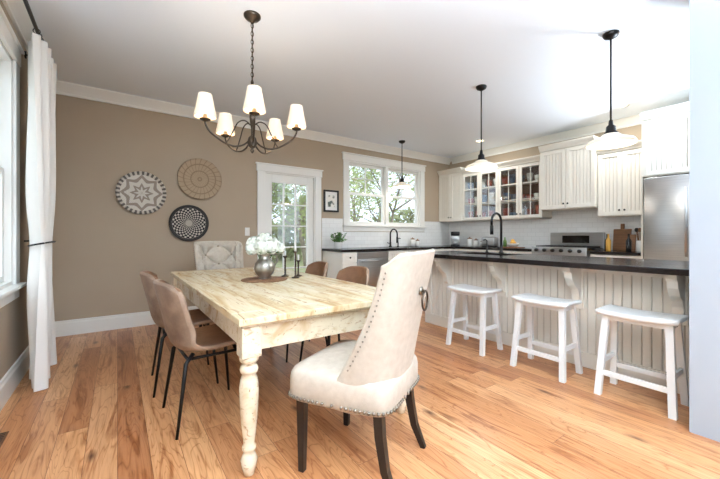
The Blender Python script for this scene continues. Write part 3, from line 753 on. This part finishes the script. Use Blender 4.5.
b=B(); b.box((-.18,-.13,0),(.18,.13,.015),'wood',.005); b.lathe([(.05,.015),(.09,.05),(.11,.08),(.105,.08),(.06,.03)],(-.03,0,0),'ceramic',24,capt=False)
for (x,y,z) in ((-.06,.02,.085),(.01,-.03,.085),(-.03,.04,.09),(-.02,0,.12)): b.sphere((x,y,z),.035,'gold',12,8)
b.lathe([(.03,.015),(.03,.12),(.012,.15),(.012,.19)],(.13,0,0),'green',14); b.done('fruit_bowl_tray',(5.78,3.4,.92),pi/2)
for (x,y,w,h) in ((6.03,1.84,.11,.32),(5.98,1.74,.08,.24)):
    b=B(); b.box((-w,0,0),(w,.018,h),'wood',.008,seg=3); b.box((-.025,0,h),(.025,.018,h+.08),'wood',.006,seg=3); b.done('cutting_board',(x,y,.922),(math.radians(-8),0,-pi/2))
for (x,y,mm) in ((5.88,1.95,'gold'),(5.93,1.98,'blackg'),(5.72,1.66,'blackg')):
    b=B(); b.lathe([(.03,0),(.032,.005),(.032,.15),(.012,.19),(.012,.24),(.015,.245)],(0,0,0),mm,16); b.done('oil_bottle',(x,y,.92))
b=B(); b.lathe([(.05,0),(.055,.01),(.055,.15),(.05,.155),(.046,.15),(.046,.02)],(0,0,0),'ceramic',20,capt=False)
for k in range(6):
    a=k*1.05; b.tube([(.02*math.cos(a),.02*math.sin(a),.03),(.05*math.cos(a),.05*math.sin(a),.28)],.005,'wood',6); b.sphere((.053*math.cos(a),.053*math.sin(a),.3),.022,'wood' if k%2 else 'black',10,6,(1,1,1.4))
b.done('utensil_crock',(5.93,1.58,.92))
# ---------------------------------------------------------------- exterior
b=B(); b.box((-30,-30,-.5),(45,50,-.42),'grass'); b.done('lawn_ground')
b=B(); b.box((0.5,YB+.16,-.41),(7,8.2,-.08),'siding'); b.done('deck')
b=B(); b.box((-3,-12,-.41),(10,YF-.01,-.02),'bounce'); b.box((-4.5,YF,-.41),(XL-.16,7,-.05),'bounce'); b.done('bounce_slab')  # unseen pale slabs added to bounce cool light onto the ceiling
def tree(x,y,h,seed,leaf=1500):
    random.seed(seed); b=B(); tips=[]
    def br(p,d,L,r,lev):
        pts=[p];q=Vector(p); dd=Vector(d)
        for k in range(4):
            dd=(dd+Vector((random.gauss(0,.12),random.gauss(0,.12),random.gauss(0,.05)))).normalized(); q=q+dd*L/4; pts.append(Vector(q))
        b.tube(pts,[r,r*.9,r*.8,r*.7,r*.55],'bark',6 if lev else 9)
        if lev>=1: tips.extend(pts[2:])
        if lev<4:
            for k in range(3 if lev else 5):
                t=random.choice(pts[2:]); a=random.random()*2*pi; nd=(dd*.7+Vector((math.cos(a),math.sin(a),random.uniform(0,.5)))*.7).normalized()
                br(t,nd,L*random.uniform(.55,.75),r*.5,lev+1)
    br(Vector((0,0,0)),Vector((0,0,1)),h*.42,h*.016,0)
    for k in range(leaf):
        p=random.choice(tips)+Vector((random.gauss(0,.3),random.gauss(0,.3),random.gauss(0,.3)))
        x_=Vector((random.gauss(0,1),random.gauss(0,1),random.gauss(0,1))).normalized(); y_=x_.orthogonal().normalized(); s=random.uniform(.05,.11)
        b.add([p-x_*s,p-y_*s*.6,p+x_*s,p+y_*s*.6],[[0,1,2,3]],'leaf')
    b.done('tree',(x,y,-.42))
for i,(x,y,h) in enumerate(((3.9,11.5,6),(6.6,11.5,6.5),(9.3,11.0,6),(12.5,12.5,7),(7.5,15,8),(12,17,8),(5,15,8),(-6.5,6,6),(-7,1,7))): tree(x,y,h,40+i,2200)
b=B(); random.seed(2)
for k in range(12000):
    x=random.uniform(0,34); top=2.6+.9*math.sin(x*.8)+.5*math.sin(x*2.1); z=-.4+random.random()**.8*top; y=20+random.gauss(0,.5)-.15*z
    p=Vector((x,y,z)); x_=Vector((random.gauss(0,1),random.gauss(0,.4),random.gauss(0,1))).normalized(); y_=x_.orthogonal().normalized(); s=random.uniform(.12,.28)
    b.add([p-x_*s,p-y_*s*.7,p+x_*s,p+y_*s*.7],[[0,1,2,3]],'leafd')
b.done('hedge')
# ---------------------------------------------------------------- world, camera
w=bpy.data.worlds.new('World'); sc.world=w; w.use_nodes=True; bg=w.node_tree.nodes['Background']
bg.inputs[0].default_value=(.84,.92,1,1); bg.inputs[1].default_value=2.05
cam=bpy.data.cameras.new('Camera'); co=bpy.data.objects.new('Camera',cam); sc.collection.objects.link(co)
co.location=(0,0,1.15); co.rotation_euler=(pi/2,0,-math.radians(35.5)); cam.sensor_width=36; cam.lens=17.0; cam.shift_y=-4.5/720; cam.clip_start=.05; cam.clip_end=200
sc.camera=co
vs_=sc.view_settings; vs_.view_transform='Standard'; vs_.exposure=0.12
try:
    vs_.use_white_balance=True; vs_.white_balance_temperature=5950; vs_.white_balance_tint=8
except Exception as e: print(e)
